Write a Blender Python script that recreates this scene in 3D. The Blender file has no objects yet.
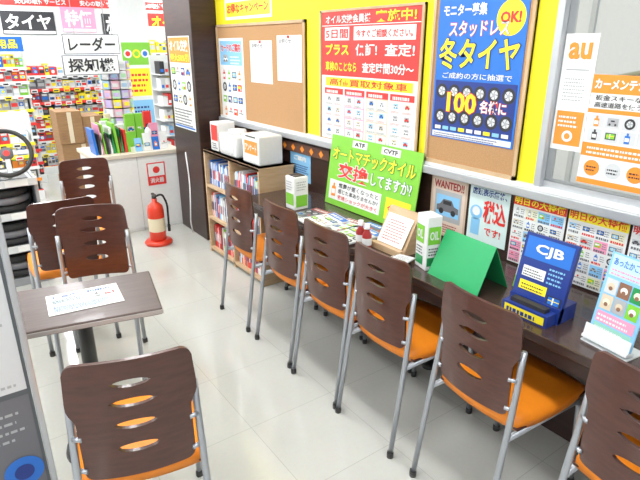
import bpy, bmesh, math, random
from mathutils import Matrix, Vector
random.seed(7)
scn=bpy.context.scene
scn.view_settings.view_transform='Standard'
scn.view_settings.exposure=0.0

# ---------------------------------------------------------------- materials
_m={}
def mat(name,col,rough=0.5,metal=0.0,emit=0.0,var=0.04,scale=30,bump=0.0,coat=0.0):
    if name in _m: return _m[name]
    m=bpy.data.materials.new(name); m.use_nodes=True
    nt=m.node_tree; b=nt.nodes['Principled BSDF']
    b.inputs['Roughness'].default_value=rough; b.inputs['Metallic'].default_value=metal
    if coat: b.inputs['Coat Weight'].default_value=coat
    tc=nt.nodes.new('ShaderNodeTexCoord'); nz=nt.nodes.new('ShaderNodeTexNoise')
    nz.inputs['Scale'].default_value=scale; nt.links.new(tc.outputs['Object'],nz.inputs['Vector'])
    mx=nt.nodes.new('ShaderNodeMix'); mx.data_type='RGBA'
    c=list(col)+[1]
    mx.inputs[6].default_value=[max(0,v*(1-var)) for v in c[:3]]+[1]
    mx.inputs[7].default_value=[min(1,v*(1+var)) for v in c[:3]]+[1]
    nt.links.new(nz.outputs['Fac'],mx.inputs[0]); nt.links.new(mx.outputs[2],b.inputs['Base Color'])
    if bump:
        bp=nt.nodes.new('ShaderNodeBump'); bp.inputs['Strength'].default_value=bump; bp.inputs['Distance'].default_value=0.002
        nt.links.new(nz.outputs['Fac'],bp.inputs['Height']); nt.links.new(bp.outputs['Normal'],b.inputs['Normal'])
    if emit:
        b.inputs['Emission Color'].default_value=c; b.inputs['Emission Strength'].default_value=emit
    _m[name]=m; return m
def wood(name,c1,c2,rough=0.4,scale=(3,40,3),coat=0.0):
    if name in _m: return _m[name]
    m=bpy.data.materials.new(name); m.use_nodes=True
    nt=m.node_tree; b=nt.nodes['Principled BSDF']; b.inputs['Roughness'].default_value=rough
    b.inputs['Coat Weight'].default_value=coat
    tc=nt.nodes.new('ShaderNodeTexCoord'); mp=nt.nodes.new('ShaderNodeMapping'); mp.inputs['Scale'].default_value=scale
    nz=nt.nodes.new('ShaderNodeTexNoise'); nz.inputs['Scale'].default_value=3; nz.inputs['Detail'].default_value=5
    cr=nt.nodes.new('ShaderNodeValToRGB'); cr.color_ramp.elements[0].color=(*c1,1); cr.color_ramp.elements[1].color=(*c2,1)
    cr.color_ramp.elements[0].position=.3; cr.color_ramp.elements[1].position=.7
    nt.links.new(tc.outputs['Object'],mp.inputs['Vector']); nt.links.new(mp.outputs['Vector'],nz.inputs['Vector'])
    nt.links.new(nz.outputs['Fac'],cr.inputs['Fac']); nt.links.new(cr.outputs['Color'],b.inputs['Base Color'])
    _m[name]=m; return m

def tile_floor():
    m=bpy.data.materials.new('floor_tiles'); m.use_nodes=True
    nt=m.node_tree; b=nt.nodes['Principled BSDF']
    tc=nt.nodes.new('ShaderNodeTexCoord')
    br=nt.nodes.new('ShaderNodeTexBrick'); br.offset=0; br.inputs['Scale'].default_value=1
    br.inputs['Brick Width'].default_value=.45; br.inputs['Row Height'].default_value=.45
    br.inputs['Mortar Size'].default_value=.0016; br.inputs['Mortar Smooth'].default_value=.3
    br.inputs['Color1'].default_value=(.58,.58,.545,1); br.inputs['Color2'].default_value=(.56,.56,.525,1)
    br.inputs['Mortar'].default_value=(.42,.42,.39,1)
    nt.links.new(tc.outputs['Object'],br.inputs['Vector'])
    nz=nt.nodes.new('ShaderNodeTexNoise'); nz.inputs['Scale'].default_value=60; nz.inputs['Detail'].default_value=4
    nt.links.new(tc.outputs['Object'],nz.inputs['Vector'])
    mx=nt.nodes.new('ShaderNodeMix'); mx.data_type='RGBA'; mx.blend_type='MULTIPLY'; mx.inputs[0].default_value=.10
    nt.links.new(br.outputs['Color'],mx.inputs[6]); nt.links.new(nz.outputs['Color'],mx.inputs[7])
    nt.links.new(mx.outputs[2],b.inputs['Base Color'])
    b.inputs['Roughness'].default_value=.10; b.inputs['Specular IOR Level'].default_value=.75
    bp=nt.nodes.new('ShaderNodeBump'); bp.inputs['Strength'].default_value=.08; bp.inputs['Distance'].default_value=.003
    n2=nt.nodes.new('ShaderNodeTexNoise'); n2.inputs['Scale'].default_value=9
    nt.links.new(tc.outputs['Object'],n2.inputs['Vector'])
    nt.links.new(n2.outputs['Fac'],bp.inputs['Height']); nt.links.new(bp.outputs['Normal'],b.inputs['Normal'])
    return m
def glass():
    m=bpy.data.materials.new('window_glass'); m.use_nodes=True
    nt=m.node_tree; out=nt.nodes['Material Output']
    t=nt.nodes.new('ShaderNodeBsdfTransparent'); g=nt.nodes.new('ShaderNodeBsdfGlossy'); g.inputs['Roughness'].default_value=.02
    fr=nt.nodes.new('ShaderNodeFresnel'); fr.inputs['IOR'].default_value=1.3
    mx=nt.nodes.new('ShaderNodeMixShader')
    nt.links.new(fr.outputs[0],mx.inputs[0]); nt.links.new(t.outputs[0],mx.inputs[1]); nt.links.new(g.outputs[0],mx.inputs[2])
    nt.links.new(mx.outputs[0],out.inputs['Surface']); return m

WHITE=mat('white_print',(.80,.81,.81),.45)
RED=mat('red_print',(.74,.04,.035),.4)
DRED=mat('dark_red_print',(.35,.025,.025),.4)
YEL=mat('yellow_print',(.95,.80,.03),.4)
ORG=mat('orange_print',(.90,.28,.03),.4)
BLU=mat('blue_print',(.02,.16,.60),.35)
LBLU=mat('light_blue_print',(.25,.55,.85),.4)
NAVY=mat('navy_print',(.015,.04,.24),.35)
GRN=mat('green_print',(.22,.58,.05),.4)
DGRN=mat('dark_green_print',(.02,.28,.08),.4)
PINK=mat('pink_print',(.85,.33,.5),.4)
BLK=mat('black_print',(.03,.03,.035),.45)
DGRY=mat('dark_grey_print',(.15,.15,.17),.45)
GRY=mat('grey_print',(.40,.41,.43),.5)
LGRY=mat('light_grey_print',(.62,.64,.66),.5)
BEI=mat('beige_print',(.66,.56,.42),.5)
PBRN=mat('brown_print',(.25,.12,.07),.5)
CREAM=mat('cream_print',(.8,.78,.6),.5)
CORK=mat('cork',(.46,.26,.12),.85,var=.25,scale=180,bump=.3)
STEEL=mat('silver_tube',(.42,.44,.48),.35,.7,var=.02)
ALU=mat('aluminium_frame',(.55,.57,.60),.35,.6)
CBRN=wood('chair_brown',(.058,.018,.012),(.085,.028,.019),.30,(6,2,30),.25)
SEATM=mat('orange_vinyl',(.86,.25,.012),.45,var=.05,scale=60,bump=.1)
RUB=mat('black_rubber',(.018,.018,.02),.7,var=.2)
DKBR=wood('dark_brown_panel',(.025,.011,.009),(.045,.021,.016),.35,(2,2,14))
CTR=wood('counter_top',(.040,.023,.020),(.062,.036,.031),.25,(20,2,20),.3)
TTOP=wood('table_top_brown',(.070,.044,.040),(.10,.068,.062),.38,(3,30,3),.1)
BWOOD=wood('birch_wood',(.50,.34,.19),(.60,.43,.27),.5,(3,3,20))
CARD=wood('cardboard',(.27,.15,.07),(.33,.19,.09),.85,(3,3,40))
WLAM=mat('white_laminate',(.76,.78,.78),.35)
YWALL=mat('yellow_wall_paint',(.90,.78,.02),.6)
PLA=mat('black_plastic',(.03,.03,.03),.4)
CLR=mat('clear_acrylic',(.75,.8,.82),.1)
PAL=[WHITE,WHITE,RED,YEL,ORG,BLU,LBLU,NAVY,GRN,PINK,BLK,GRY,LGRY,BEI,WHITE]
SHOP=[WHITE,WHITE,LGRY,RED,RED,YEL,YEL,ORG,LBLU,GRN,BLK,DGRY,GRY,BEI,WHITE,BLU]

# ---------------------------------------------------------------- mesh builder
_tc={}
class MB:
    def __init__(s): s.v=[];s.f=[];s.mi=[];s.sm=[];s.mats=[]
    def _m(s,m):
        if m not in s.mats: s.mats.append(m)
        return s.mats.index(m)
    def add(s,vs,fs,m,M=None,smooth=False):
        o=len(s.v); k=s._m(m)
        for v in vs:
            v=Vector(v); s.v.append(tuple(M@v) if M is not None else tuple(v))
        for f in fs: s.f.append([i+o for i in f]); s.mi.append(k); s.sm.append(smooth)
    def bm(s,bm,m,M=None,smooth=False):
        bm.verts.ensure_lookup_table(); bm.verts.index_update()
        s.add([v.co.copy() for v in bm.verts],[[v.index for v in f.verts] for f in bm.faces],m,M,smooth); bm.free()
    def box(s,lo,hi,m,M=None,bev=0,seg=2,smooth=False):
        if not bev:
            x0,y0,z0=[min(lo[i],hi[i]) for i in range(3)]; x1,y1,z1=[max(lo[i],hi[i]) for i in range(3)]
            s.add([(x0,y0,z0),(x1,y0,z0),(x1,y1,z0),(x0,y1,z0),(x0,y0,z1),(x1,y0,z1),(x1,y1,z1),(x0,y1,z1)],
                  [[3,2,1,0],[4,5,6,7],[0,1,5,4],[1,2,6,5],[2,3,7,6],[3,0,4,7]],m,M,smooth); return
        b=bmesh.new(); bmesh.ops.create_cube(b,size=1)
        c=[(lo[i]+hi[i])/2 for i in range(3)]; d=[abs(hi[i]-lo[i]) for i in range(3)]
        for v in b.verts: v.co=Vector([c[i]+v.co[i]*d[i] for i in range(3)])
        bmesh.ops.bevel(b,geom=b.edges[:],offset=bev,segments=seg,profile=.5,affect='EDGES')
        s.bm(b,m,M,smooth)
    def quad(s,u0,v0,u1,v1,z,m,M=None):
        s.add([(u0,v0,z),(u1,v0,z),(u1,v1,z),(u0,v1,z)],[[0,1,2,3]],m,M)
    def disc(s,cx,cy,r,z,m,M=None,n=16,ri=0):
        if ri:
            vs=[(cx+rr*math.cos(2*math.pi*i/n),cy+rr*math.sin(2*math.pi*i/n),z) for rr in (ri,r) for i in range(n)]
            s.add(vs,[[i,n+i,n+(i+1)%n,(i+1)%n] for i in range(n)],m,M)
        else:
            s.add([(cx+r*math.cos(2*math.pi*i/n),cy+r*math.sin(2*math.pi*i/n),z) for i in range(n)],[list(range(n))],m,M)
    def lathe(s,prof,m,M=None,n=28,smooth=True):
        vs=[];fs=[]
        for r,z in prof:
            for i in range(n):
                a=2*math.pi*i/n; vs.append((r*math.cos(a),r*math.sin(a),z))
        for j in range(len(prof)-1):
            for i in range(n):
                fs.append([j*n+i,j*n+(i+1)%n,(j+1)*n+(i+1)%n,(j+1)*n+i])
        s.add(vs,fs,m,M,smooth)
    def cyl(s,p0,p1,r,m,M=None,n=16):
        s.tube([p0,p1],r,m,M,n)
    def tube(s,pts,r,m,M=None,n=12,closed=False):
        P=[Vector(p) for p in pts]; vs=[];fs=[]; up=None
        for i,p in enumerate(P):
            if closed: t=(P[(i+1)%len(P)]-P[i-1]).normalized()
            else:
                t=(P[min(i+1,len(P)-1)]-P[max(i-1,0)]).normalized()
            if up is None:
                up=Vector((0,0,1)) if abs(t.z)<.9 else Vector((1,0,0))
            a=(up-t*up.dot(t)).normalized(); b=t.cross(a); up=a
            for k in range(n):
                an=2*math.pi*k/n; vs.append(p+a*math.cos(an)*r+b*math.sin(an)*r)
        L=len(P)
        for j in range(L if closed else L-1):
            j2=(j+1)%L
            for k in range(n): fs.append([j*n+k,j*n+(k+1)%n,j2*n+(k+1)%n,j2*n+k])
        if not closed: fs.append(list(range(n))[::-1]); fs.append([(L-1)*n+k for k in range(n)])
        s.add(vs,fs,m,M,True)
    def text(s,body,box,m,M=None,z=.004,bold=.03,out=None,outm=None):
        u0,v0,u1,v1=box
        def geo(off):
            if (body,off) in _tc: return _tc[(body,off)]
            cu=bpy.data.curves.new('t','FONT'); cu.body=body; cu.size=1; cu.offset=off; cu.resolution_u=2
            ob=bpy.data.objects.new('t',cu); scn.collection.objects.link(ob)
            dg=bpy.context.evaluated_depsgraph_get(); me=bpy.data.meshes.new_from_object(ob.evaluated_get(dg))
            vs=[v.co.copy() for v in me.vertices]; fs=[list(p.vertices) for p in me.polygons]
            bpy.data.objects.remove(ob); bpy.data.curves.remove(cu); bpy.data.meshes.remove(me)
            _tc[(body,off)]=(vs,fs); return vs,fs
        def make(off,mm,zz,bb=None):
            vs,fs=geo(off)
            if not vs: return None
            x0=min(v.x for v in vs);x1=max(v.x for v in vs);y0=min(v.y for v in vs);y1=max(v.y for v in vs)
            if bb is None: bb=(x0,x1,y0,y1)
            x0,x1,y0,y1=bb
            sx=(u1-u0)/max(x1-x0,1e-6); sy=(v1-v0)/max(y1-y0,1e-6)
            s.add([(u0+(v.x-x0)*sx,v0+(v.y-y0)*sy,zz) for v in vs],fs,mm,M)
            return bb
        bb=make(bold,m,z)
        if out and bb: make(out,outm,z-.0012,bb)
    def lines(s,box,n,m,M=None,z=.0035,fill=.45):
        u0,v0,u1,v1=box; h=(v1-v0)/n
        for i in range(n):
            u=u0
            y=v0+i*h
            end=u1-(random.random()*.25)*(u1-u0)
            while u<end:
                w=min(random.uniform(.3,.9)*h,end-u)
                s.quad(u,y,u+w*.85,y+h*fill,z,m,M); u+=w+.12*h
    def mosaic(s,box,nx,ny,pal,M=None,z=.003,gap=.1):
        u0,v0,u1,v1=box; dx=(u1-u0)/nx; dy=(v1-v0)/ny
        for i in range(nx):
            for j in range(ny):
                s.quad(u0+i*dx+gap*dx*.5,v0+j*dy+gap*dy*.5,u0+(i+1)*dx-gap*dx*.5,v0+(j+1)*dy-gap*dy*.5,z,random.choice(pal),M)
    def pic(s,u,v,w,h,M=None,z=.003,kind=None):
        """small printed product picture"""
        k=kind or random.choice(['tire','bottle','box','car','nav','wiper'])
        r=min(w,h)*.45; cx=u+w/2; cy=v+h/2; d=.0005
        if k=='tire':
            s.disc(cx,cy,r,z,BLK,M,18); s.disc(cx,cy,r*.6,z+d,LGRY,M,14); s.disc(cx,cy,r*.25,z+2*d,GRY,M,8)
            for q in range(5):
                a=q*1.2566; s.add([(cx+r*.1*math.cos(a+1.57),cy+r*.1*math.sin(a+1.57),z+1.5*d),(cx+r*.58*math.cos(a+.12),cy+r*.58*math.sin(a+.12),z+1.5*d),(cx+r*.58*math.cos(a-.12),cy+r*.58*math.sin(a-.12),z+1.5*d)],[[0,1,2]],DGRY,M)
        elif k=='bottle':
            c=random.choice([RED,BLU,GRY,GRN,ORG,BLK]); s.quad(cx-r*.5,cy-r,cx+r*.5,cy+r*.5,z,c,M); s.quad(cx-r*.2,cy+r*.5,cx+r*.2,cy+r,z,c,M); s.quad(cx-r*.4,cy-r*.6,cx+r*.4,cy+r*.1,z+d,WHITE,M)
        elif k=='box':
            c=random.choice([BLU,RED,NAVY,YEL,DGRY,GRN]); s.quad(cx-r,cy-r*.7,cx+r*.8,cy+r*.7,z,c,M); s.quad(cx-r*.8,cy-r*.1,cx+r*.4,cy+r*.4,z+d,random.choice([WHITE,YEL]),M); s.disc(cx+r*.3,cy-r*.3,r*.3,z+d,random.choice([RED,ORG,LGRY]),M,10)
        elif k=='car':
            c=random.choice([WHITE,LGRY,RED,DGRY,BLU,GRY]); s.quad(cx-r*1.05,cy-r*.75,cx+r*1.05,cy+r*.8,z-d*.5,random.choice([LBLU,LGRY,BEI,GRY]),M)
            s.add([(cx-r,cy-r*.4,z),(cx+r,cy-r*.4,z),(cx+r,cy,z),(cx+r*.6,cy+r*.1,z),(cx+r*.35,cy+r*.5,z),(cx-r*.4,cy+r*.5,z),(cx-r*.7,cy+r*.1,z),(cx-r,cy,z)],[list(range(8))],c,M)
            s.quad(cx-r*.4,cy+r*.12,cx+r*.35,cy+r*.4,z+d,BLK,M)
            for q in (-.55,.55): s.disc(cx+q*r,cy-r*.4,r*.22,z+d,BLK,M,10)
        elif k=='nav':
            s.quad(cx-r,cy-r*.65,cx+r,cy+r*.65,z,BLK,M); s.quad(cx-r*.8,cy-r*.45,cx+r*.8,cy+r*.5,z+d,random.choice([LBLU,GRN,BLU]),M); s.quad(cx-r*.2,cy-r*.45,cx,cy+r*.5,z+2*d,WHITE,M); s.quad(cx-r*.8,cy,cx+r*.8,cy+r*.12,z+2*d,YEL,M)
        else:
            s.quad(cx-r,cy-r*.2,cx+r,cy-r*.05,z,BLK,M); s.quad(cx-r*.1,cy-r*.2,cx+r*.1,cy+r*.7,z,GRY,M); s.disc(cx,cy+r*.5,r*.3,z+d,RED,M,10)
    def obj(s,name,loc=None,rotz=0,parent=None):
        me=bpy.data.meshes.new(name); me.from_pydata(s.v,[],s.f)
        for m in s.mats: me.materials.append(m)
        me.polygons.foreach_set('material_index',s.mi); me.polygons.foreach_set('use_smooth',s.sm)
        me.update()
        o=bpy.data.objects.new(name,me); scn.collection.objects.link(o)
        if loc is not None: o.location=loc
        o.rotation_euler=(0,0,rotz)
        if parent: o.parent=parent
        return o
def fillet(pts,r,n=6):
    P=[Vector(p) for p in pts]; out=[P[0]]
    for i in range(1,len(P)-1):
        a=(P[i-1]-P[i]); b=(P[i+1]-P[i]); k=min(r,a.length*.45,b.length*.45)
        A=P[i]+a.normalized()*k; B=P[i]+b.normalized()*k
        for j in range(n+1):
            t=j/n; out.append(A*(1-t)**2+P[i]*2*t*(1-t)+B*t*t)
    out.append(P[-1]); return out
def basis(o,yaw,lean=0,roll=0):
    a=math.radians(yaw); n=Vector((math.cos(a),math.sin(a),0)); X=Vector((-math.sin(a),math.cos(a),0)); U=Vector((0,0,1))
    l=math.radians(lean); Y=U*math.cos(l)-n*math.sin(l); Z=n*math.cos(l)+U*math.sin(l)
    M=Matrix(((X.x,Y.x,Z.x,o[0]),(X.y,Y.y,Z.y,o[1]),(X.z,Y.z,Z.z,o[2]),(0,0,0,1)))
    if roll: M=M@Matrix.Rotation(math.radians(roll),4,'Z')
    return M
def localize(mb,name,M):
    o=mb.obj(name); o.matrix_world=M; return o
def wallM(yleft,z,x=1.9995,roll=0): return basis((x,yleft,z),180,0,roll)
def sheet(w,h,m,t=.002):
    b=MB(); b.box((0,0,0),(w,h,t),m); return b

# ---------------------------------------------------------------- room shell
b=MB(); b.box((-4,-2.2,-.1),(5.2,10,0),tile_floor()); b.obj('floor')
CE=mat('ceiling_white',(.82,.82,.80),.8)
b=MB(); b.box((-4,-2.2,2.8),(2.1,10,2.9),CE); b.box((2.1,4.65,2.8),(5.2,10,2.9),CE); b.obj('ceiling')
WP=mat('shop_wall_white',(.80,.82,.82),.7)
b=MB(); b.box((-4,9.5,0),(5.2,9.6,2.8),WP); b.obj('wall_back')
b=MB(); b.box((-4.1,-2.2,0),(-4,10,2.8),WP); b.obj('wall_left')
b=MB(); b.box((5.2,4.6,0),(5.3,10,2.8),WP); b.box((2.1,4.6,0),(5.2,4.65,2.8),WP); b.obj('wall_shop_side')
b=MB()
b.box((2.0,-2.2,0),(2.1,4.65,1.05),DKBR)
b.box((2.0,1.235,1.05),(2.1,4.65,2.8),YWALL)
b.box((2.0,-2.2,2.5),(2.1,1.235,2.8),YWALL)
b.obj('wall_right')
b=MB(); b.box((1.955,-2.2,1.045),(2.0,4.2,1.085),ALU,bev=.004); b.box((1.975,-2.2,1.085),(2.0,4.2,1.10),WLAM); b.obj('trim_sill')
b=MB(); b.box((1.985,2.68,.955),(1.999,4.2,1.02),wood('strip_brown',(.10,.045,.03),(.14,.06,.04)))
for i in range(14):
    M=wallM(2.76+i*.11,.987,1.984); M=M@Matrix.Rotation(math.pi/4,4,'Z'); b.quad(-.018,-.018,.018,.018,.0005,ORG,M)
b.obj('trim_strip')
b=MB(); b.box((1.78,4.22,0),(2.0,4.80,2.8),DKBR,bev=.006); b.obj('pillar')
# window
b=MB()
b.box((1.975,1.205,1.10),(2.06,1.235,2.5),ALU,bev=.004)
b.box((2.0,-2.2,1.10),(2.06,1.205,1.125),ALU); b.box((2.0,-2.2,2.46),(2.06,1.205,2.5),ALU)
for y in (.25,-.9): b.box((2.0,y-.03,1.125),(2.06,y+.03,2.46),ALU)
b.box((2.005,-2.2,1.125),(2.011,1.205,2.46),glass()); b.obj('window_1')
# outside
GR=mat('outdoor_concrete',(.42,.43,.43),.8,var=.1,scale=4)
b=MB(); b.box((2.1,-6,-.12),(9,4.55,-.02),GR); b.obj('ground_outside')
b=MB(); OW=mat('outdoor_wall',(.80,.82,.83),.8); b.box((5.5,-6,-.02),(5.7,4.5,4.5),OW)
OG=mat('outdoor_grey',(.6,.62,.63),.7)
for i in range(12): b.box((5.46,-6+i*.9,0),(5.5,-5.95+i*.9,4.4),OG)
for z in (1.0,2.2,3.4): b.box((5.44,-6,z),(5.5,4.5,z+.05),OG)
b.obj('neighbour_building')
b=MB(); WS=mat('white_steel',(.72,.74,.75),.4)
b.cyl((3.2,1.9,-.02),(3.2,1.9,3.2),.03,WS); b.cyl((3.2,.2,-.02),(3.2,.2,3.2),.03,WS)
for i in range(8): b.cyl((3.2,1.9 if i%2 else .2,.2+i*.4),(3.2,.2 if i%2 else 1.9,.6+i*.4),.015,WS)
b.obj('steel_truss_tower')

# ---------------------------------------------------------------- chairs
def chair_mesh():
    b=MB()
    z0,z1=.485,.872; rc=.03
    slots=[(.800,.048,.0125),(.738,.054,.0135),(.665,.060,.014),(.585,.062,.0155)]
    N=40
    us=[math.sin(math.pi/2*(-1+2*i/N)) for i in range(N+1)]
    us=[(-1+2*i/N)*.5+.5*us[i] for i in range(N+1)]
    bm=bmesh.new()
    def hwid(z):
        # wide head section above the tube ends, narrower body between the tubes
        t=min(1,max(0,(z-.675)/.05)); t=t*t*(3-2*t)
        return .154+.020*t-.008*max(0,(z-.75))/.11
    def P(u,z):
        w=hwid(z); x=u*w
        y=-.246+1.0*x*x-.03*(z-.6)
        return Vector((x,y,z))
    cols=[]
    for u in us:
        x=abs(u)*.165; d=0
        if x>.165-rc: d=rc-math.sqrt(max(0,rc*rc-(x-(.165-rc))**2))
        lims=[z0+d*.8]
        for (zc,w,h) in reversed(slots):
            q=1-(u*.165/w)**2
            e=h*math.sqrt(q) if q>0 else 0
            lims+= [zc-e,zc+e]
        lims.append(z1-d-.004*u*u)
        cols.append(lims)
    grid=[]
    for i,u in enumerate(us):
        col=[]
        L=cols[i]
        for k in range(0,len(L),2):
            seg=[]
            for j in range(6):
                t=j/5; seg.append(bm.verts.new(P(u,L[k]*(1-t)+L[k+1]*t)))
            col.append(seg)
        grid.append(col)
    for i in range(N):
        for k in range(len(grid[0])):
            for j in range(5):
                try: bm.faces.new([grid[i][k][j],grid[i+1][k][j],grid[i+1][k][j+1],grid[i][k][j+1]])
                except ValueError: pass
    bmesh.ops.remove_doubles(bm,verts=bm.verts[:],dist=.0002)
    bmesh.ops.recalc_face_normals(bm,faces=bm.faces[:])
    bmesh.ops.solidify(bm,geom=bm.faces[:],thickness=.012)
    bmesh.ops.recalc_face_normals(bm,faces=bm.faces[:])
    b.bm(bm,CBRN)
    b.box((-.183,-.185,.425),(.183,.205,.437),CBRN,bev=.004)
    bm=bmesh.new(); bmesh.ops.create_grid(bm,x_segments=14,y_segments=14,size=1)
    for v in bm.verts:
        x,y=v.co.x,v.co.y
        xx=x*math.sqrt(1-.18*y*y); yy=y*math.sqrt(1-.18*x*x)
        e=max(abs(x),abs(y)); h=.476-.016*e**8+.006*(1-x*x)*(-.4)
        v.co=Vector((xx*.194,yy*.212+.010,h))
    bmesh.ops.solidify(bm,geom=bm.faces[:],thickness=.036)
    bmesh.ops.recalc_face_normals(bm,faces=bm.faces[:])
    b.bm(bm,SEATM,smooth=True)
    R=.0112
    for s in (-1,1):
        b.tube(fillet([(s*.182,-.292,.012),(s*.177,-.232,.43),(s*.172,-.208,.60),(s*.168,-.196,.735)],.05,8),R,STEEL)
        b.tube(fillet([(s*.177,-.232,.415),(s*.180,.175,.415),(s*.184,.215,.012)],.05,7),R,STEEL)
        for y in (-.292,.215):
            b.lathe([(0,0),(.0145,0),(.015,.02),(.0125,.03)],PLA,Matrix.Translation((s*(.182 if y<0 else .184),y,0)),12)
        for z in (.52,.63): b.cyl((s*.170,-.213,z),(s*.146,-.226,z),.007,STEEL)
    for y in (-.12,.13): b.cyl((-.178,y,.415),(.178,y,.415),.009,STEEL)
    return b
cb=chair_mesh(); first=None
def chair(x,y,face):
    global first
    if first is None:
        o=cb.obj('stacking_chair'); first=o
    else:
        o=bpy.data.objects.new('stacking_chair',first.data); scn.collection.objects.link(o)
    o.location=(x,y,0); o.rotation_euler=(0,0,math.radians(face-90))
for (x,y,a) in [(1.60,2.765,0),(1.60,2.29,0),(1.59,1.875,1),(1.585,1.475,0),(1.58,.965,-3),(1.58,.42,-1)]:
    chair(x,y,a)
chair(.355,1.515,74)
chair(.49,2.61,-108)
chair(.47,3.27,88)
chair(.80,3.88,-95)

# ---------------------------------------------------------------- table
def cafe_table(x,y,rot):
    b=MB()
    b.box((-.29,-.198,.672),(.29,.198,.70),TTOP,bev=.006)
    b.box((-.292,-.200,.676),(.292,.200,.694),mat('table_edge',(.40,.38,.37),.4),bev=.002)
    b.lathe([(0,.672),(.10,.672),(.10,.66),(.03,.65),(.03,.04),(.06,.03),(.15,.018),(.155,0),(0,0)],PLA,n=32)
    b.obj('cafe_table',(x,y,0),math.radians(rot))
cafe_table(.325,2.09,-11.5)
b=sheet(.27,.19,WHITE,.0015)
b.quad(.01,.01,.26,.18,.002,mat('pale_blue_print',(.6,.72,.8),.3)); b.text('待合席ご利用の',(.02,.145,.24,.17),NAVY,z=.003); b.lines((.02,.1,.15,.14),3,BLK); b.pic(.16,.08,.045,.06,kind='bottle'); b.pic(.21,.08,.045,.06,kind='box')
b.lines((.02,.02,.24,.075),5,NAVY)
o=b.obj('laminated_notice',(.20,2.01,.701),math.radians(-6))

# ---------------------------------------------------------------- counter
b=MB()
b.box((1.53,-.6,.685),(1.998,3.02,.72),CTR,bev=.004)
b.box((1.532,-.6,.64),(1.55,3.02,.685),DKBR)
for y in (.70,2.99): b.box((1.86,y,0),(1.995,y+.025,.685),DKBR)
for y in (1.675,2.08):
    b.cyl((1.93,y,.02),(1.93,y,.685),.025,PLA); b.lathe([(0,0),(.04,0),(.04,.015),(.025,.02)],PLA,Matrix.Translation((1.93,y,0)),20)
b.obj('bar_counter')

# ---------------------------------------------------------------- bookshelf with manga
b=MB()
X0,X1,Y0,Y1,H=1.70,1.985,3.08,3.98,.87
for y in (Y0,Y0+.44,Y1-.02): b.box((X0,y,0),(X1,y+.02,H),BWOOD)
for z in (.03,.30,.57,H-.02): b.box((X0,Y0+.02,z),(X1,Y1-.02,z+.02),BWOOD)
b.box((X1-.01,Y0,.02),(X1,Y1,H),BWOOD)
b.box((X0,Y0-.002,H-.022),(X1,Y1+.002,H),BWOOD,bev=.002)
bs=b.obj('bookshelf')
b=MB()
for z in (.052,.322,.592):
    for (ya,yb) in ((Y0+.025,Y0+.435),(Y0+.465,Y1-.025)):
        y=ya; base=random.choice([[RED,WHITE,ORG],[WHITE,LBLU,RED],[WHITE,LGRY,BLU],[DRED,RED,WHITE]])
        while y<yb-.018:
            t=random.uniform(.011,.017); h=random.uniform(.165,.20)
            m=random.choice(base if random.random()<.8 else PAL)
            b.box((X0+.03,y,z),(X0+.17,y+t-.001,z+h),m)
            M=basis((X0+.0295,y+t-.001,z),180); b.quad(.002,.05,t-.003,.05+h*.4,.0006,random.choice([BLK,WHITE,RED,NAVY]),M)
            y+=t
b.obj('manga_books',parent=bs)
b=MB()
b.box((1.74,3.14,H),(1.93,3.38,H+.20),WLAM,bev=.01); M=basis((1.739,3.36,H+.02),180)
b.quad(.02,.05,.2,.14,.001,ORG,M); b.text('アンケート',(.03,.07,.19,.12),WHITE,M,.002); b.quad(.04,.195-.02,.18,.165,.001,PLA,M); b.obj('suggestion_box')
b=MB(); b.box((1.73,3.46,H),(1.92,3.74,H+.16),WLAM,bev=.02,seg=4); b.box((1.725,3.50,H+.03),(1.735,3.70,H+.09),LGRY,bev=.003)
b.lathe([(0,.16),(.07,.16),(.065,.19),(0,.2)],WHITE,Matrix.Translation((1.82,3.6,H)),24); b.obj('water_server_tray')
b=MB(); b.box((1.75,3.80,H),(1.90,3.93,H+.22),WHITE,bev=.004); M=basis((1.749,3.92,H),180); b.quad(.01,.08,.12,.2,.001,RED,M); b.lines((.02,.02,.11,.07),3,BLK,M,.002); b.obj('tissue_carton')

# ---------------------------------------------------------------- wall boards and posters
b=MB(); w,h=1.27,.76
b.box((0,0,0),(w,h,.012),CORK)
for q in [(0,0,w,.018),(0,h-.018,w,h),(0,0,.018,h),(w-.018,0,w,h)]: b.box((q[0],q[1],0),(q[2],q[3],.02),BWOOD)
for (u,v,w2,h2) in [(.55,.35,.31,.29),(.93,.38,.30,.29)]:
    b.box((u,v,.012),(u+w2,v+h2,.014),WHITE); b.lines((u+.02,v+.03,u+w2-.02,v+h2-.06),11,GRY,z=.0146,fill=.3); b.text('お知らせ',(u+.03,v+h2-.05,u+w2*.6,v+h2-.02),DGRY,z=.0147)
    b.lathe([(0,.012),(.008,.01),(.008,0)],RED,Matrix.Translation((u+w2/2,v+h2-.01,.014)),10)
b.box((.03,.03,.012),(.44,.66,.014),WHITE)
b.quad(.05,.46,.42,.64,.0145,LBLU)
for i in range(4):
    for j in range(4): b.pic(.06+.088*i,.06+.095*j,.08,.085,z=.0146)
b.text('カードのご案内',(.07,.56,.40,.62),RED,z=.016,out=.09,outm=WHITE); b.pic(.08,.47,.12,.08,z=.0152,kind='car'); b.lines((.22,.47,.4,.54),3,WHITE,z=.0152)
localize(b,'cork_board',wallM(4.205,1.04))

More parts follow.
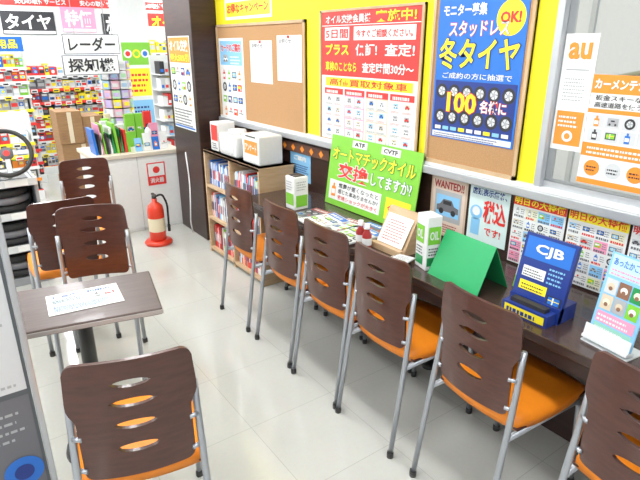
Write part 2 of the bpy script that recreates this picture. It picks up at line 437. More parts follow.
b=MB(); w,h=.85,.765
b.box((0,0,0),(w,h,.012),CORK)
for q in [(0,0,w,.018),(0,0,.014,h),(w-.014,0,w,h),(0,h-.012,w,h)]: b.box((q[0],q[1],0),(q[2],q[3],.02),BWOOD)
b.box((.02,.405,.012),(.83,h-.012,.015),RED); b.box((.02,.03,.012),(.83,.405,.014),WHITE)
b.text('オイル交換会員様',(.06,.69,.46,.735),WHITE,z=.0175,bold=.02); b.quad(.02,.678,.83,.682,.0158,WHITE)
b.text('実施中!',(.50,.688,.80,.745),YEL,z=.0178,bold=.02)
b.quad(.32,.60,.80,.67,.016,WHITE); b.text('今すぐご相談ください。',(.34,.613,.78,.655),RED,z=.0175,bold=.02)
b.quad(.05,.60,.28,.67,.0159,WHITE); b.text('5日間',(.06,.61,.27,.66),RED,z=.0175,bold=.02)
b.text('保証!',(.34,.52,.52,.582),WHITE,z=.0175,bold=.02)
b.text('プラス',(.06,.52,.28,.582),YEL,z=.0175,bold=.03)
b.text('査定!',(.58,.52,.80,.582),WHITE,z=.0175,bold=.02)
b.text('車検のことなら',(.06,.43,.35,.485),YEL,z=.0175,bold=.02); b.text('査定時間30分〜',(.40,.43,.80,.485),WHITE,z=.0175,bold=.02)
b.quad(.06,.345,.80,.395,.0148,YEL); b.text('高価買取対象車',(.1,.35,.76,.39),RED,z=.0165,bold=.01)
for k,u in enumerate((.05,.245,.44,.635)):
    b.quad(u,.04,u+.18,.335,.0146,[LGRY,PINK,BEI,LGRY][k]); b.quad(u,.30,u+.18,.333,.0152,RED)
    b.lines((u+.02,.305,u+.16,.328),1,WHITE,z=.0158,fill=.7)
    for i in range(2):
        for j in range(4):
            b.quad(u+.008+.086*i,.046+.063*j,u+.088+.086*i,.104+.063*j,.0150,WHITE)
            b.pic(u+.012+.086*i,.064+.063*j,.068,.038,z=.0154,kind='car'); b.lines((u+.012+.086*i,.049+.063*j,u+.084+.086*i,.060+.063*j),2,random.choice([RED,BLK]),z=.0154)
localize(b,'trade_in_poster',wallM(2.77,1.075))

b=MB(); w,h=.53,.76
b.box((0,0,0),(w,h,.012),CORK)
for q in [(0,0,w,.018),(0,0,.014,h),(w-.014,0,w,h)]: b.box((q[0],q[1],0),(q[2],q[3],.02),BWOOD)
b.box((.03,.13,.012),(.50,.745,.015),BLU)
b.text('モニター募集',(.06,.67,.30,.72),WHITE,z=.0175,bold=.03); b.disc(.42,.655,.07,.0158,YEL,n=28); b.text('OK!',(.37,.635,.47,.68),RED,z=.0175,bold=.04)
b.text('スタッドレス',(.10,.585,.42,.65),WHITE,z=.0175,out=.05,outm=RED,bold=.02)
b.text('冬タイヤ',(.05,.445,.48,.58),YEL,z=.018,out=.05,outm=NAVY,bold=.02)
b.text('ご成約の方に抽選で',(.08,.405,.46,.432),WHITE,z=.0175,bold=.01)
b.quad(.04,.165,.49,.395,.0156,NAVY)
for j in range(2):
    for i in range(6): b.pic(.045+.074*i,.31-.115*j,.074,.074,z=.0160,kind='tire')
b.text('100',(.12,.255,.29,.345),YEL,z=.0195,out=.06,outm=RED,bold=.03); b.text('名様に',(.31,.265,.45,.32),WHITE,z=.019,bold=.03,out=.06,outm=RED)
b.mosaic((.05,.168,.48,.19),9,1,[WHITE,LBLU,YEL],z=.0176,gap=.25); b.quad(.04,.135,.49,.16,.0156,WHITE); b.lines((.05,.138,.48,.158),2,NAVY,z=.0165)
localize(b,'winter_tire_poster',wallM(1.86,1.10))

b=MB(); w,h=.7,.36; b.box((0,0,0),(w,h,.003),WHITE); b.quad(.02,.02,.68,.12,.0035,YEL); b.text('お得なキャンペーン',(.04,.04,.66,.11),RED,z=.005); 
for i in range(7): b.pic(.03+.092*i,.14,.09,.09,z=.004)
b.lines((.03,.24,.67,.34),3,RED,z=.004)
localize(b,'campaign_banner',wallM(4.05,1.83))

# pillar poster
b=MB(); w,h=.46,.76; b.box((0,0,0),(w,h,.003),WHITE); b.quad(.01,.55,.45,.75,.0035,ORG); b.text('オイル交換',(.03,.64,.43,.73),WHITE,z=.005); b.text('最大50%引',(.03,.56,.43,.62),YEL,z=.005)
for i in range(4):
    for j in range(3): b.pic(.02+.107*i,.2+.115*j,.1,.1,z=.004)
b.lines((.02,.03,.44,.18),6,BLK,z=.004); b.quad(.01,.01,.45,.025,.004,BLU)
localize(b,'oil_service_poster',basis((1.7805,4.74,.96),180))

# phone carrier poster, maintenance poster on window
b=MB(); w,h=.13,.43; b.box((0,0,0),(w,h,.002),WHITE); b.text('au',(.02,.34,.11,.40),ORG,z=.004,bold=.03); b.quad(.02,.30,.11,.305,.003,GRY); b.lines((.02,.19,.11,.28),7,GRY,fill=.3); b.quad(0.01,.02,.12,.15,.003,ORG); b.lines((.02,.09,.11,.14),3,WHITE,z=.004)
b.disc(.065,.055,.022,.004,WHITE); b.disc(.065,.055,.012,.0045,ORG)
localize(b,'phone_carrier_poster',basis((2.0045,1.20,1.26),180))
b=MB(); w,h=.26,.40; b.box((0,0,0),(w,h,.003),WHITE); b.quad(0,.335,w,h,.0035,ORG); b.text('カーメンテナンス',(.01,.35,.25,.385),WHITE,z=.005,bold=.04); b.text('板金スキーなどで',(.02,.31,.24,.33),BLK,z=.005,bold=.01); b.text('高速道路を使う前に',(.02,.285,.24,.305),BLK,z=.005,bold=.01)
b.quad(0,.265,w,.28,.0038,ORG)
for i in range(4):
    for j in range(2): b.quad(.012+.06*i,.163+.05*j,.066+.06*i,.208+.05*j,.0038,LGRY); b.pic(.012+.06*i,.165+.05*j,.054,.042,z=.0045)
b.quad(.0,.105,w,.155,.0038,ORG); b.lines((.02,.115,.24,.15),2,WHITE,z=.0046)
for i in range(3): b.disc(.05+.08*i,.062,.03,.004,[ORG,LGRY,ORG][i]); b.lines((.03+.08*i,.05,.07+.08*i,.075),2,BLK,z=.005)
b.quad(0,0,w,.02,.004,ORG)
localize(b,'car_maintenance_poster',basis((1.9995,1.065,1.15),180))
# low wall posters
b=sheet(.25,.19,LBLU); b.lines((.02,.03,.23,.12),6,NAVY); b.text('ご案内',(.05,.14,.2,.175),WHITE,z=.004,bold=.05); localize(b,'blue_notice',wallM(3.15,.76))
b=sheet(.23,.31,mat('wanted_paper',(.58,.44,.33),.6)); b.quad(.012,.012,.218,.298,.0026,mat('wanted_inner',(.70,.57,.48),.6)); b.text('WANTED!!',(.02,.245,.21,.285),DRED,z=.004,bold=.03); b.quad(.03,.08,.20,.235,.0032,GRY)
b.pic(.03,.08,.17,.155,z=.0042,kind='car')
b.lines((.03,.02,.2,.07),4,DRED); localize(b,'wanted_poster',wallM(1.81,.735))
b=sheet(.22,.28,mat('mint_paper',(.66,.80,.80),.5)); b.text('店頭表示価格、',(.015,.225,.205,.26),NAVY,z=.004,bold=.02); b.text('税込',(.085,.10,.21,.21),RED,z=.004,bold=.03)
b.disc(.045,.14,.035,.003,LBLU); b.disc(.045,.145,.022,.0035,WHITE); b.box((.02,.03,.002),(.07,.11,.003),LBLU)
b.text('です!',(.1,.04,.19,.08),RED,z=.004,bold=.02); localize(b,'tax_price_poster',wallM(1.565,.77))
def price_sheet(yl,z,w,h,head):
    b=sheet(w,h,WHITE); b.quad(0,h*.86,w,h,.0026,head); b.text('明日の大特価',(.02*w,h*.875,w*.98,h*.985),YEL if head!=YEL and head!=WHITE else RED,z=.004,bold=.02)
    nx,ny=4,5
    for i in range(nx):
        for j in range(ny):
            u=w*(.02+.96*i/nx); v=h*(.02+.83*j/ny); dw=w*.96/nx*.94; dh=h*.83/ny*.92
            b.quad(u,v,u+dw,v+dh,.0026,random.choice([WHITE,LGRY,WHITE,CREAM,WHITE,LBLU,PINK,WHITE]))
            b.pic(u+dw*.02,v+dh*.3,dw*.6,dh*.65,z=.0032); b.lines((u+dw*.62,v+dh*.4,u+dw*.98,v+dh*.95),3,DGRY,z=.0032,fill=.4)
            b.lines((u+dw*.06,v+dh*.04,u+dw,v+dh*.28),1,random.choice([RED,DGRY,BLK]),z=.0033,fill=.8)
    localize(b,'price_flyer',wallM(yl,z))
price_sheet(1.325,.73,.245,.31,RED); price_sheet(1.07,.73,.235,.31,YEL); price_sheet(.825,.73,.235,.31,WHITE); price_sheet(.58,.73,.25,.31,RED); price_sheet(.32,.73,.25,.31,YEL)

# ---------------------------------------------------------------- things on the counter
T=.72
b=MB(); w,h=.76,.42; b.box((0,0,0),(w,h,.006),GRN)
b.quad(.20,.37,.33,.41,.0065,WHITE); b.text('ATF',(.22,.378,.31,.402),BLK,z=.008); b.quad(.45,.37,.60,.41,.0065,WHITE); b.text('CVTF',(.47,.378,.58,.402),BLK,z=.008)
b.text('オートマチックオイル',(.03,.275,.73,.355),YEL,z=.0095,out=.06,outm=DGRN,bold=.02)
b.text('交換',(.10,.175,.38,.27),RED,z=.0095,out=.06,outm=WHITE,bold=.02); b.text('してますか?',(.40,.185,.72,.255),WHITE,z=.0095,out=.05,outm=DGRN,bold=.02)
b.quad(.03,.035,.50,.155,.0066,WHITE); b.text('燃費が悪くなったと',(.12,.115,.48,.145),BLK,z=.008,bold=.01); b.text('感じた事ありませんか?',(.12,.08,.48,.108),BLK,z=.008,bold=.01); b.text('変速ショックが大きく',(.12,.045,.48,.070),RED,z=.008,bold=.01)
b.quad(.54,.03,.73,.15,.0066,YEL); b.text('今すぐ',(.56,.06,.71,.12),RED,z=.008,bold=.03)
b.pic(.03,.04,.09,.11,z=.0075,kind='bottle')
localize(b,'oil_change_sign',basis((1.905,2.60,T+.004),180,8,0))
b=MB(); b.box((-.05,-.05,0),(.05,.05,.20),WHITE,bev=.006); M=basis((-.051,.05,0),180); b.quad(.01,.03,.09,.10,.001,GRN,M); b.lines((.015,.12,.085,.18),4,GRY,M,.001); b.box((-.035,-.035,.2),(.035,.035,.205),PLA)
M=basis((-.05,-.051,0),-90); b.quad(.01,.02,.09,.09,.001,GRN,M); b.lines((.015,.12,.085,.18),4,GRY,M,.001)
b.obj('leaflet_box',(1.69,2.60,T))
b=MB()
pr=[(-.05,0),(.06,0),(.06,.19),(.045,.19)]
b.add([(x,-.10,z) for x,z in pr]+[(x,.10,z) for x,z in pr],[[0,1,2,3],[7,6,5,4],[0,3,7,4],[0,4,5,1],[2,1,5,6],[3,2,6,7]],BWOOD)
b.box((-.075,-.10,0),(-.05,.10,.03),BWOOD)
M=basis((-.045,.085,.03),180,30); b.quad(0,0,.17,.15,.004,WHITE,M); b.lines((.02,.02,.15,.13),8,RED,M,.005,.35)
b.obj('card_stand',(1.70,1.74,T),0)
b=MB()
for dx,dy in ((0,0),(.01,.06)):
    M=Matrix.Translation((dx,dy,0)); b.lathe([(0,0),(.022,0),(.023,.01),(.023,.07),(.012,.09),(.011,.10)],DRED,M,20); b.lathe([(.013,.10),(.013,.125),(0,.127)],WHITE,M,16); b.lathe([(.0236,.02),(.0236,.055)],WHITE,M,20)
b.obj('sample_bottles',(1.59,1.83,T))
b=MB()
for i,(x,y,a) in enumerate([(1.66,2.41,5),(1.65,2.27,-8),(1.70,2.12,12),(1.64,1.98,-4),(1.74,2.02,3)]):
    M=Matrix.Translation((x,y,T+.0005+.009*(i%2)))@Matrix.Rotation(math.radians(a-90),4,'Z')
    cm=random.choice([WHITE,LGRY,GRY,DGRY])
    b.box((-.09,-.12,0),(.09,.12,.008),cm,M); b.quad(-.085,.07,.085,.115,.0086,random.choice([BLK,DRED,BLU]),M); b.lines((-.07,.08,.07,.11),1,WHITE,M,.0092,.7)
    for q in range(3):
        for r_ in range(3): b.pic(-.085+.057*q,-.115+.06*r_,.055,.055,M,.0086)
b.obj('magazines')
b=MB()
for i in range(4):
    M=Matrix.Translation((1.59,1.63-.015*i,T+.0005+.006*i))@Matrix.Rotation(math.radians(-88+5*i),4,'Z'); b.box((-.04,-.05,0),(.04,.05,.005),[WHITE,BLK,WHITE,LGRY][i],M)
b.lines((-.03,-.04,.03,.04),5,GRY,M,.0056); b.obj('brochure_stack')
b=MB(); b.box((-.035,-.045,0),(.035,.045,.245),WHITE,bev=.003); 
for M in (basis((-.0355,.045,0),180),basis((-.035,-.0455,0),-90)):
    b.quad(.005,.12,.065,.20,.0006,GRN,M); b.quad(.005,.02,.065,.06,.0006,DGRN,M); b.lines((.01,.07,.06,.11),3,BLK,M,.001); b.text('OIL',(.012,.14,.058,.18),WHITE,M,.0015)
b.obj('oil_carton',(1.66,1.50,T),math.radians(-15))
b=MB(); GF=mat('green_folder',(.015,.36,.12),.45)
b.add([(-.09,-.14,0),(-.09,.14,0),(0,.135,.19),(0,-.135,.19),(.09,.14,0),(.09,-.14,0),(-.086,-.14,0),(-.086,.14,0),(0,.135,.185),(0,-.135,.185),(.086,.14,0),(.086,-.14,0)],
 [[0,3,2,1],[5,4,2,3],[6,7,8,9],[11,9,8,10],[0,6,9,3],[1,2,8,7],[4,10,8,2],[5,3,9,11],[0,1,7,6],[4,5,11,10]],GF)
b.obj('green_folder',(1.69,1.30,T),math.radians(-4))
b=MB()
for i,(y,hh) in enumerate([(0,.15),(-.085,.13)]):
    M=basis((0,y,0),180,14); b.box((0,0,0),(.08,hh,.004),WHITE,M); b.quad(.004,.055,.076,hh-.03,.0044,[GRY,LBLU][i],M); b.pic(.01,.06,.06,.05,M,.005); b.lines((.006,hh-.025,.074,hh-.006),2,RED,M,.0045); b.quad(.0,0,.08,.05,.0045,GRN,M)
b.obj('leaflet_stand',(1.80,1.15,T+.0))
# navy counter display box
b=MB(); M=basis((-.02,.10,.006),180,12)
b.box((-.02,-.10,0),(.09,.10,.06),NAVY)
b.box((0,0,-.02),(.20,.285,0),NAVY,M); b.quad(.01,.195,.19,.275,.001,BLU,M); b.text('CJB',(.05,.21,.16,.255),WHITE,M,.003,.03)
b.quad(.02,.125,.11,.165,.001,WHITE,M); b.lines((.025,.13,.105,.16),3,BLK,M,.0016,.4); b.quad(.02,.075,.13,.11,.001,YEL,M); b.lines((.03,.08,.12,.105),2,BLK,M,.0016,.4); b.lines((.12,.125,.19,.19),4,LBLU,M,.002,.4); b.pic(.135,.03,.06,.08,M,.002,'nav')
b.box((-.075,-.09,0),(-.02,.09,.045),NAVY); M2=basis((-.076,.09,0),180); b.quad(.01,.008,.17,.038,.001,YEL,M2); b.lines((.02,.012,.16,.034),1,NAVY,M2,.0016,.7)
b.box((-.06,-.07,.045),(-.03,.07,.06),BLK)
b.obj('product_display_box',(1.66,.955,T))
# pamphlet holder
b=MB(); M=basis((0,.075,.02),180,10)
b.box((0,0,0),(.15,.29,.006),LBLU,M); b.quad(.008,.215,.142,.285,.007,mat('pale_sky_print',(.5,.72,.85),.4),M); b.text('あったかご招待',(.015,.25,.135,.277),BLU,M,.0085,.01); b.lines((.015,.22,.135,.245),2,PINK,M,.008,.4)
for i in range(3):
    for j in range(2):
        c=[BEI,GRY,GRN,LGRY,PBRN,DGRN][i+3*j]; b.quad(.01+.044*i,.10+.055*j,.05+.044*i,.15+.055*j,.0073,c,M)
        b.disc(.03+.044*i,.125+.055*j,.012,.0078,[CREAM,BEI,WHITE][(i+j)%3],M,12); b.disc(.03+.044*i,.118+.055*j,.007,.0083,PBRN,M,10)
b.quad(.01,.055,.14,.092,.007,PINK,M); b.lines((.015,.06,.135,.09),2,WHITE,M,.008); b.quad(.01,.01,.14,.05,.007,mat('sky_green_print',(.3,.6,.5),.4),M); b.lines((.015,.015,.135,.045),3,WHITE,M,.008)
b.box((-.004,-.01,-.012),(.154,.0,.03),CLR,M); b.box((-.004,-.01,.02),(.154,.04,.024),CLR,M)
b.box((-.03,-.08,0),(.07,.08,.005),CLR)
b.obj('pamphlet_holder',(1.64,.675,T),math.radians(-8))
b=MB()
for i in range(5):
    M=Matrix.Translation((1.74+.01*i,.46-.09*i,T+.0005+.0035*i))@Matrix.Rotation(math.radians(-90+9*i),4,'Z'); b.box((-.1,-.09,0),(.1,.09,.003),WHITE,M)
    for q in range(4):
        for r_ in range(3): b.pic(-.095+.048*q,-.085+.058*r_,.045,.055,M,.0036)
b.obj('flyer_pile')

# ---------------------------------------------------------------- left: display board stand
b=MB()
x1=.100; x0=-.75; y=1.74; zt=1.27
b.box((x0,y,.10),(x1-.02,y+.02,zt-.02),mat('board_dark',(.10,.11,.12),.3))
b.box((x1-.018,y-.015,.03),(x1,y+.035,zt),ALU,bev=.003); b.box((x0-.02,y-.015,.03),(x0,y+.035,zt),ALU,bev=.003)
b.box((x0,y-.012,zt-.03),(x1-.02,y+.032,zt),ALU); b.box((x0,y-.012,.08),(x1-.02,y+.032,.11),ALU)
for x in (x0-.01,x1-.011): b.box((x-.015,y-.06,0),(x+.015,y+.08,.03),PLA,bev=.004)
M=basis((x0,y-.001,0),-90)
b.quad(.02,.6,.82,1.22,.001,LGRY,M); b.lines((.30,.62,.81,.9),9,GRY,M,.002,.3)
for i in range(5): b.pic(.3+.1*i,.95,.1,.2,M,.002)
b.quad(.3,.12,.82,.58,.001,DGRY,M); b.lines((.4,.42,.8,.55),4,GRY,M,.002,.3); b.disc(.76,.29,.06,.003,BLU,M,30); b.disc(.76,.29,.03,.004,NAVY,M,30); b.lines((.5,.14,.8,.2),3,GRY,M,.002,.3)
b.obj('notice_board_stand')

# ---------------------------------------------------------------- grey display rack with steering wheels
def swheel(b,M,R=.15):
    b.tube([(R*math.cos(a*math.pi/20),R*math.sin(a*math.pi/20),0) for a in range(40)],.015,PLA,M,12,True)
    b.lathe([(0,.0),(.04,-.0),(.045,-.02),(.03,-.045),(0,-.05)],DGRY,M,24); b.lathe([(0,.003),(.02,.002)],RED,M,16)
    for a in (0,180,270):
        Mk=M@Matrix.Rotation(math.radians(a),4,'Z'); b.box((.035,-.016,-.012),(R-.005,.016,-.004),ALU,Mk,bev=.003)
RG=mat('rack_grey',(.30,.31,.33),.5); b=MB()
b.box((-.15,4.12,0),(.50,4.45,.06),RG,bev=.004); b.box((-.15,4.42,.06),(.50,4.45,.78),RG)
for x in (-.15,.48): b.box((x,4.12,.06),(x+.02,4.45,.78),RG)
for z in (.30,.54,.77): b.box((-.13,4.10,z-.02),(.48,4.42,z),RG); b.box((-.15,4.09,z-.035),(.50,4.10,z+.015),LGRY); b.box((.30,4.087,z-.03),(.44,4.09,z+.01),random.choice([YEL,WHITE]))
for z in (.065,.305,.545):
    for x in (-.08,.22):
        # boxed steering-wheel cover rolls: dark rings lying on each shelf
        for k in range(3):
            Mr=Matrix.Translation((x+.08,4.27,z+.03+.055*k)); b.tube([(.13*math.cos(a*math.pi/16),.13*math.sin(a*math.pi/16),0) for a in range(32)],.026,[RUB,DGRY,RUB][k],Mr,10,True)
M=basis((.36,4.086,.10),-90); b.box((0,0,0),(.13,.09,.002),YEL,M); b.text('SALE',(.015,.02,.115,.07),BLK,M,.004)
rk=b.obj('display_rack')
b=MB(); b.box((.25,4.13,.772),(.45,4.33,.784),PLA,bev=.003); b.cyl((.35,4.2,.78),(.35,4.16,.935),.012,ALU)
swheel(b,basis((.35,4.12,.965),-95,20)); b.obj('steering_wheel')

# ---------------------------------------------------------------- service counter far
b=MB(); b.box((1.06,4.84,0),(1.82,5.4,.70),WLAM,bev=.004); b.box((1.04,4.82,.70),(1.84,5.42,.735),mat('pale_wood',(.66,.60,.50),.4),bev=.004); b.box((1.07,4.835,.03),(1.81,4.84,.66),WHITE)
b.box((1.42,4.832,0),(1.422,4.84,.70),GRY)
b.obj('service_counter')
b=MB(); x=1.10
while x<1.40:
    t=random.uniform(.010,.026); h=random.uniform(.17,.27); M=Matrix.Translation((x,4.92,.735))@Matrix.Rotation(math.radians(random.uniform(-9,3)),4,'Y'); b.box((0,0,0),(t,.2,h),random.choice([WHITE,LGRY,GRN,DGRN,BLU,BEI,DGRY,RED,PINK,PBRN,BLK]),M); x+=t+.006
b.obj('magazine_row')
b=MB()
for k in range(18):
    x=1.24+random.random()*.48; y=5.16+random.random()*.18; w=random.uniform(.05,.09); h=random.uniform(.12,.34); b.box((x,y,.735),(x+w,y+.05,.735+h),random.choice(PAL)); 
    M=basis((x,y-.001,.735),-90); b.pic(.1*w,.3*h,.8*w,.5*h,M,.001)
b.obj('packaged_accessories')
b=MB()
for k in range(4): 
    M=basis((1.44+.08*k,4.90,.735),-90,12); b.box((0,0,0),(.065,.12+.04*(k%2),.005),[LBLU,WHITE,BLU,WHITE,YEL][k],M); b.pic(.005,.02,.055,.07,M,.006)
b.lathe([(0,.735),(.03,.735),(.034,.80),(.022,.84),(.03,.87),(.028,.90),(0,.93)],WHITE,Matrix.Translation((1.62,5.06,0)),16)
b.obj('counter_cards')

# fire extinguisher + sign
b=MB(); ER=mat('extinguisher_red',(.72,.05,.02),.3)
b.lathe([(0,0),(.115,0),(.12,.02),(.105,.035),(0,.035)],ER); 
b.lathe([(0,.036),(.066,.036),(.070,.05),(.070,.30),(.062,.345),(.035,.37),(.022,.38),(.022,.41),(0,.41)],ER)
b.lathe([(.0708,.12),(.0708,.24)],mat('ext_label',(.8,.7,.5),.5)); b.cyl((0,0,.41),(0,0,.435),.02,PLA)
b.box((-.01,-.06,.435),(.01,.04,.45),PLA); b.tube(fillet([(0,0,.42),(.06,-.03,.45),(.092,-.05,.36),(.088,-.05,.16)],.05),.009,RUB)
b.cyl((.088,-.05,.17),(.088,-.05,.11),.013,RUB)
b.obj('fire_extinguisher',(1.405,4.42,0))
b=MB(); b.box((0,0,0),(.17,.21,.004),RED); b.quad(.01,.085,.16,.20,.0045,WHITE); b.text('消火器',(.02,.02,.15,.07),WHITE,z=.006,bold=.02); b.disc(.085,.142,.032,.005,RED)
localize(b,'fire_extinguisher_sign',basis((1.50,4.8345,.42),-90))
b=MB(); b.tube(fillet([(1.774,4.55,.75),(1.77,4.50,.5),(1.72,4.40,.3),(1.73,4.46,.12),(1.76,4.5,.01)],.1),.006,WHITE); b.obj('white_cable')

# ---------------------------------------------------------------- back shop
def gondola(x0,x1,y,H,name,depth=.4,levels=6,hdr=None,pal=SHOP):
    b=MB(); b.box((x0,y+depth,0),(x1,y+depth+.03,H),WLAM); b.box((x0,y,0),(x1,y+depth,.10),WLAM)
    zs=[.10+(H-.10-.18)*k/levels for k in range(levels+1)]
    for k in range(levels):
        z=zs[k]; hgt=zs[k+1]-z
        b.box((x0,y+.02,z-.012),(x1,y+depth,z),WLAM); b.box((x0,y+.012,z-.025),(x1,y+.02,z+.010),random.choice([YEL,WHITE,ORG,RED,WHITE]))
        x=x0+.02
        while x<x1-.05:
            w=random.uniform(.04,.10); hh=hgt*random.uniform(.6,.97); m=random.choice(pal); n=random.randint(1,3)
            for _ in range(n):
                if x+w>x1-.01: break
                yy=y+.04+random.random()*.05
                b.box((x,yy,z),(x+w-.004,yy+.2,z+hh),m)
                M=basis((x,yy-.001,z),-90); b.quad(.08*w,hh*.3,.85*w,hh*.62,.001,random.choice(pal),M); b.quad(.1*w,hh*.72,.75*w,hh*.9,.001,random.choice(pal),M)
                if random.random()<.6: b.disc(w*.5,hh*.45,min(w,hh)*.22,.002,random.choice([RED,YEL,BLK,WHITE,LBLU]),M,10)
                x+=w
        for q in range(int((x1-x0)/.13)):
            M=basis((x0+.03+q*.13,y+.011,z-.04),-90); b.quad(0,0,.075,.045,.001,random.choice([WHITE,YEL,WHITE,WHITE]),M); b.quad(.01,.01,.065,.03,.0015,random.choice([RED,BLK]),M)
    for x in (x0,x1-.02): b.box((x,y+.1,0),(x+.02,y+depth,H),WLAM)
    if hdr:
        b.box((x0,y,H-.16),(x1,y+.03,H),hdr[0]); M=basis((x0,y-.001,H-.16),-90)
        n=3
        for q in range(n): b.text(hdr[1],(.06+q*(x1-x0)/n,.03,(q+1)*(x1-x0)/n-.06,.13),hdr[2],M,.003,.03)
    b.obj(name)
gondola(-.6,1.02,7.4,1.74,'store_shelf',levels=9,hdr=(BLU,'カー用品',YEL))
gondola(1.06,2.45,7.9,1.62,'store_shelf',levels=8,pal=[BLK,DGRY,WHITE,GRY,RED,WHITE,YEL,BLU])
gondola(2.5,5.0,7.6,1.9,'store_shelf',levels=9,pal=[WHITE,LBLU,LGRY,BLU,WHITE,YEL,RED])
gondola(.35,.86,6.6,.95,'store_shelf',levels=5,depth=.3)
# wall signboards above shelves
b=MB(); M=basis((0,9.497,0),-90)
for (xa,xb,za,zb,cm,tm,t) in [(.45,1.02,1.78,2.1,RED,WHITE,'SALE'),(1.08,1.80,1.80,2.12,BLK,WHITE,'タイヤ'),(1.9,2.4,1.84,2.2,PINK,WHITE,'特価'),(2.5,3.15,1.74,2.12,BLK,WHITE,'ホイール'),(3.25,3.9,1.85,2.15,RED,YEL,'オイル')]:
    b.box((xa,za,0),(xb,zb,.02),cm,M); b.quad(xa+.01,za+.01,xb-.01,za+.05,.021,tm,M); b.text(t,(xa+.05,za+.07,xb-.05,zb-.04),tm,M,.024,.03)
b.box((-.6,2.2,0),(4.8,2.32,.01),RED,M)
for q in range(6): b.text('安心の取付サービス',(-.5+.9*q,2.22,.2+.9*q,2.30),WHITE,M,.013,.03)
b.obj('wall_banner')
# cardboard boxes stack
b=MB()
for (x0,x1,y0,y1,z0,z1) in [(.96,1.42,5.75,6.15,0,.36),(.98,1.38,5.77,6.13,.36,.72),(.97,1.20,5.76,6.1,.72,1.04),(1.205,1.40,5.78,6.1,.72,.98)]:
    b.box((x0,y0,z0),(x1,y1,z1-.002),CARD,bev=.004); b.box(((x0+x1)/2-.02,y0-.002,z0+.01),((x0+x1)/2+.02,y0,z1-.01),BEI); M=basis((x0,y0-.001,z0),-90); b.lines((.03,.05,.09,.13),3,PBRN,M,.001)
b.obj('cardboard_boxes')
# pastel carousel rack
b=MB(); b.cyl((1.72,6.3,0),(1.72,6.3,1.6),.02,WS); b.lathe([(0,0),(.2,0),(.2,.03),(0,.03)],WS,Matrix.Translation((1.72,6.3,0)))
PP=[mat('pastel_pink',(.8,.45,.55),.5),mat('pastel_blue',(.4,.6,.8),.5),mat('pastel_green',(.45,.75,.45),.5),mat('pastel_violet',(.55,.45,.75),.5),WHITE,YEL,WHITE,LGRY]
for k in range(12):
    z=.30+k*.10
    for q in range(10):
        M=Matrix.Translation((1.72,6.3,z))@Matrix.Rotation(q*math.pi/5,4,'Z'); m=random.choice(PP); b.box((.05,-.04,0),(.16,.04,.085),m,M); b.box((.16,-.03,.02),(.162,.03,.06),random.choice(PP),M)
b.obj('accessory_carousel')
b=MB(); b.box((2.0,6.9,0),(2.35,7.2,2.8),WLAM,bev=.005); M=basis((2.0,6.899,1.3),-90); b.quad(.0,.12,.35,.38,.001,GRN,M)
for k in range(3): b.disc(.07+.105*k,.25,.05,.003,[WHITE,YEL,WHITE][k],M,20); b.disc(.07+.105*k,.25,.03,.004,[RED,GRN,BLU][k],M,20)
b.quad(.03,-.25,.32,.08,.001,YEL,M); b.lines((.05,-.2,.3,.05),4,RED,M,.002); b.quad(.02,-.6,.33,-.3,.001,LBLU,M); b.lines((.05,-.55,.3,-.35),4,NAVY,M,.002)
b.obj('shop_column')
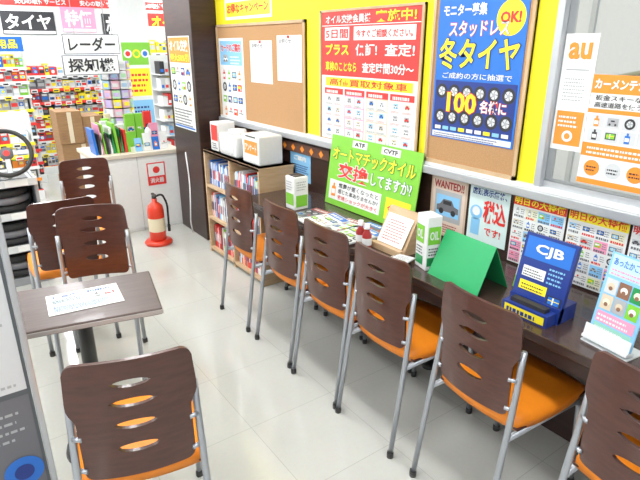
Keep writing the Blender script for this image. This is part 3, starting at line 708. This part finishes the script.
# hanging sign
b=MB(); w=.56
for k,(t,dx) in enumerate([('探知機',0),('レーダー',.03)]):
    z=1.37+.2*k; b.box((1.16+dx-.008,6.002,z-.008),(1.16+dx+w-.022,6.014,z+.183),DGRY); b.box((1.16+dx,6.0,z),(1.16+dx+w-.03,6.012,z+.175),WHITE); M=basis((1.16+dx,5.999,z),-90); b.text(t,(.04,.02,w-.07,.155),BLK,M,.003,.02)
for x in (1.3,1.6): b.cyl((x,6.008,1.56),(x,6.008,2.8),.003,GRY)
b.obj('hanging_sign')
b=MB(); b.box((1.95,5.5,0),(2.4,5.8,.1),WS); b.box((1.95,5.78,0),(2.4,5.8,1.55),WS)
for k in range(9):
    z=.12+k*.155; b.box((1.95,5.52,z),(2.4,5.78,z+.01),WS); x=1.97
    while x<2.34:
        w=random.uniform(.03,.06); hh=random.uniform(.08,.13); b.box((x,5.55,z+.011),(x+w-.004,5.7,z+.011+hh),random.choice([LBLU,WHITE,BLU,LGRY,WHITE,RED,YEL,BLK])); b.box((x+.005,5.548,z+.03),(x+w-.01,5.55,z+.06),random.choice([WHITE,RED,YEL,BLU])); x+=w
b.obj('small_goods_rack')

# ---------------------------------------------------------------- lights
EM=mat('fluorescent_tube',(1,1,1),.5,emit=6)
for y in (-.6,1.4,3.4,5.4,7.4,9.0):
    for x in (-2.4,-.6,1.0)+((3.4,) if y>5 else ()):
        b=MB(); b.box((x-.13,y-.62,2.74),(x+.13,y+.62,2.80),WLAM); 
        for dx in (-.06,.06): b.cyl((x+dx,y-.6,2.725),(x+dx,y+.6,2.725),.014,EM)
        b.obj('ceiling_lamp')
        L=bpy.data.lights.new('lamp','AREA'); L.shape='RECTANGLE'; L.size=.3; L.size_y=1.2; L.energy=21.5 if y<5 else 28; L.color=(.97,.99,1)
        o=bpy.data.objects.new('ceiling_light',L); o.location=(x,y,2.70); scn.collection.objects.link(o)
S=bpy.data.lights.new('outdoor_fill','SUN'); S.energy=1.6; S.angle=.1  # added sun lamp, brightens the neighbour wall seen through the window
so=bpy.data.objects.new('outdoor_fill_light',S); so.rotation_euler=(0,math.radians(-50),0); so.location=(-6,0,8); scn.collection.objects.link(so)
w=bpy.data.worlds.new('world'); scn.world=w; w.use_nodes=True
w.node_tree.nodes['Background'].inputs['Color'].default_value=(.95,.98,1,1); w.node_tree.nodes['Background'].inputs['Strength'].default_value=.85

# ---------------------------------------------------------------- camera
cam=bpy.data.cameras.new('camera'); co=bpy.data.objects.new('camera',cam); scn.collection.objects.link(co)
cam.sensor_width=36; cam.lens=530/640*36; cam.clip_start=.02
co.location=(0,0,1.65); co.rotation_euler=(math.radians(90-20.2),0,math.radians(-35.6))
scn.camera=co
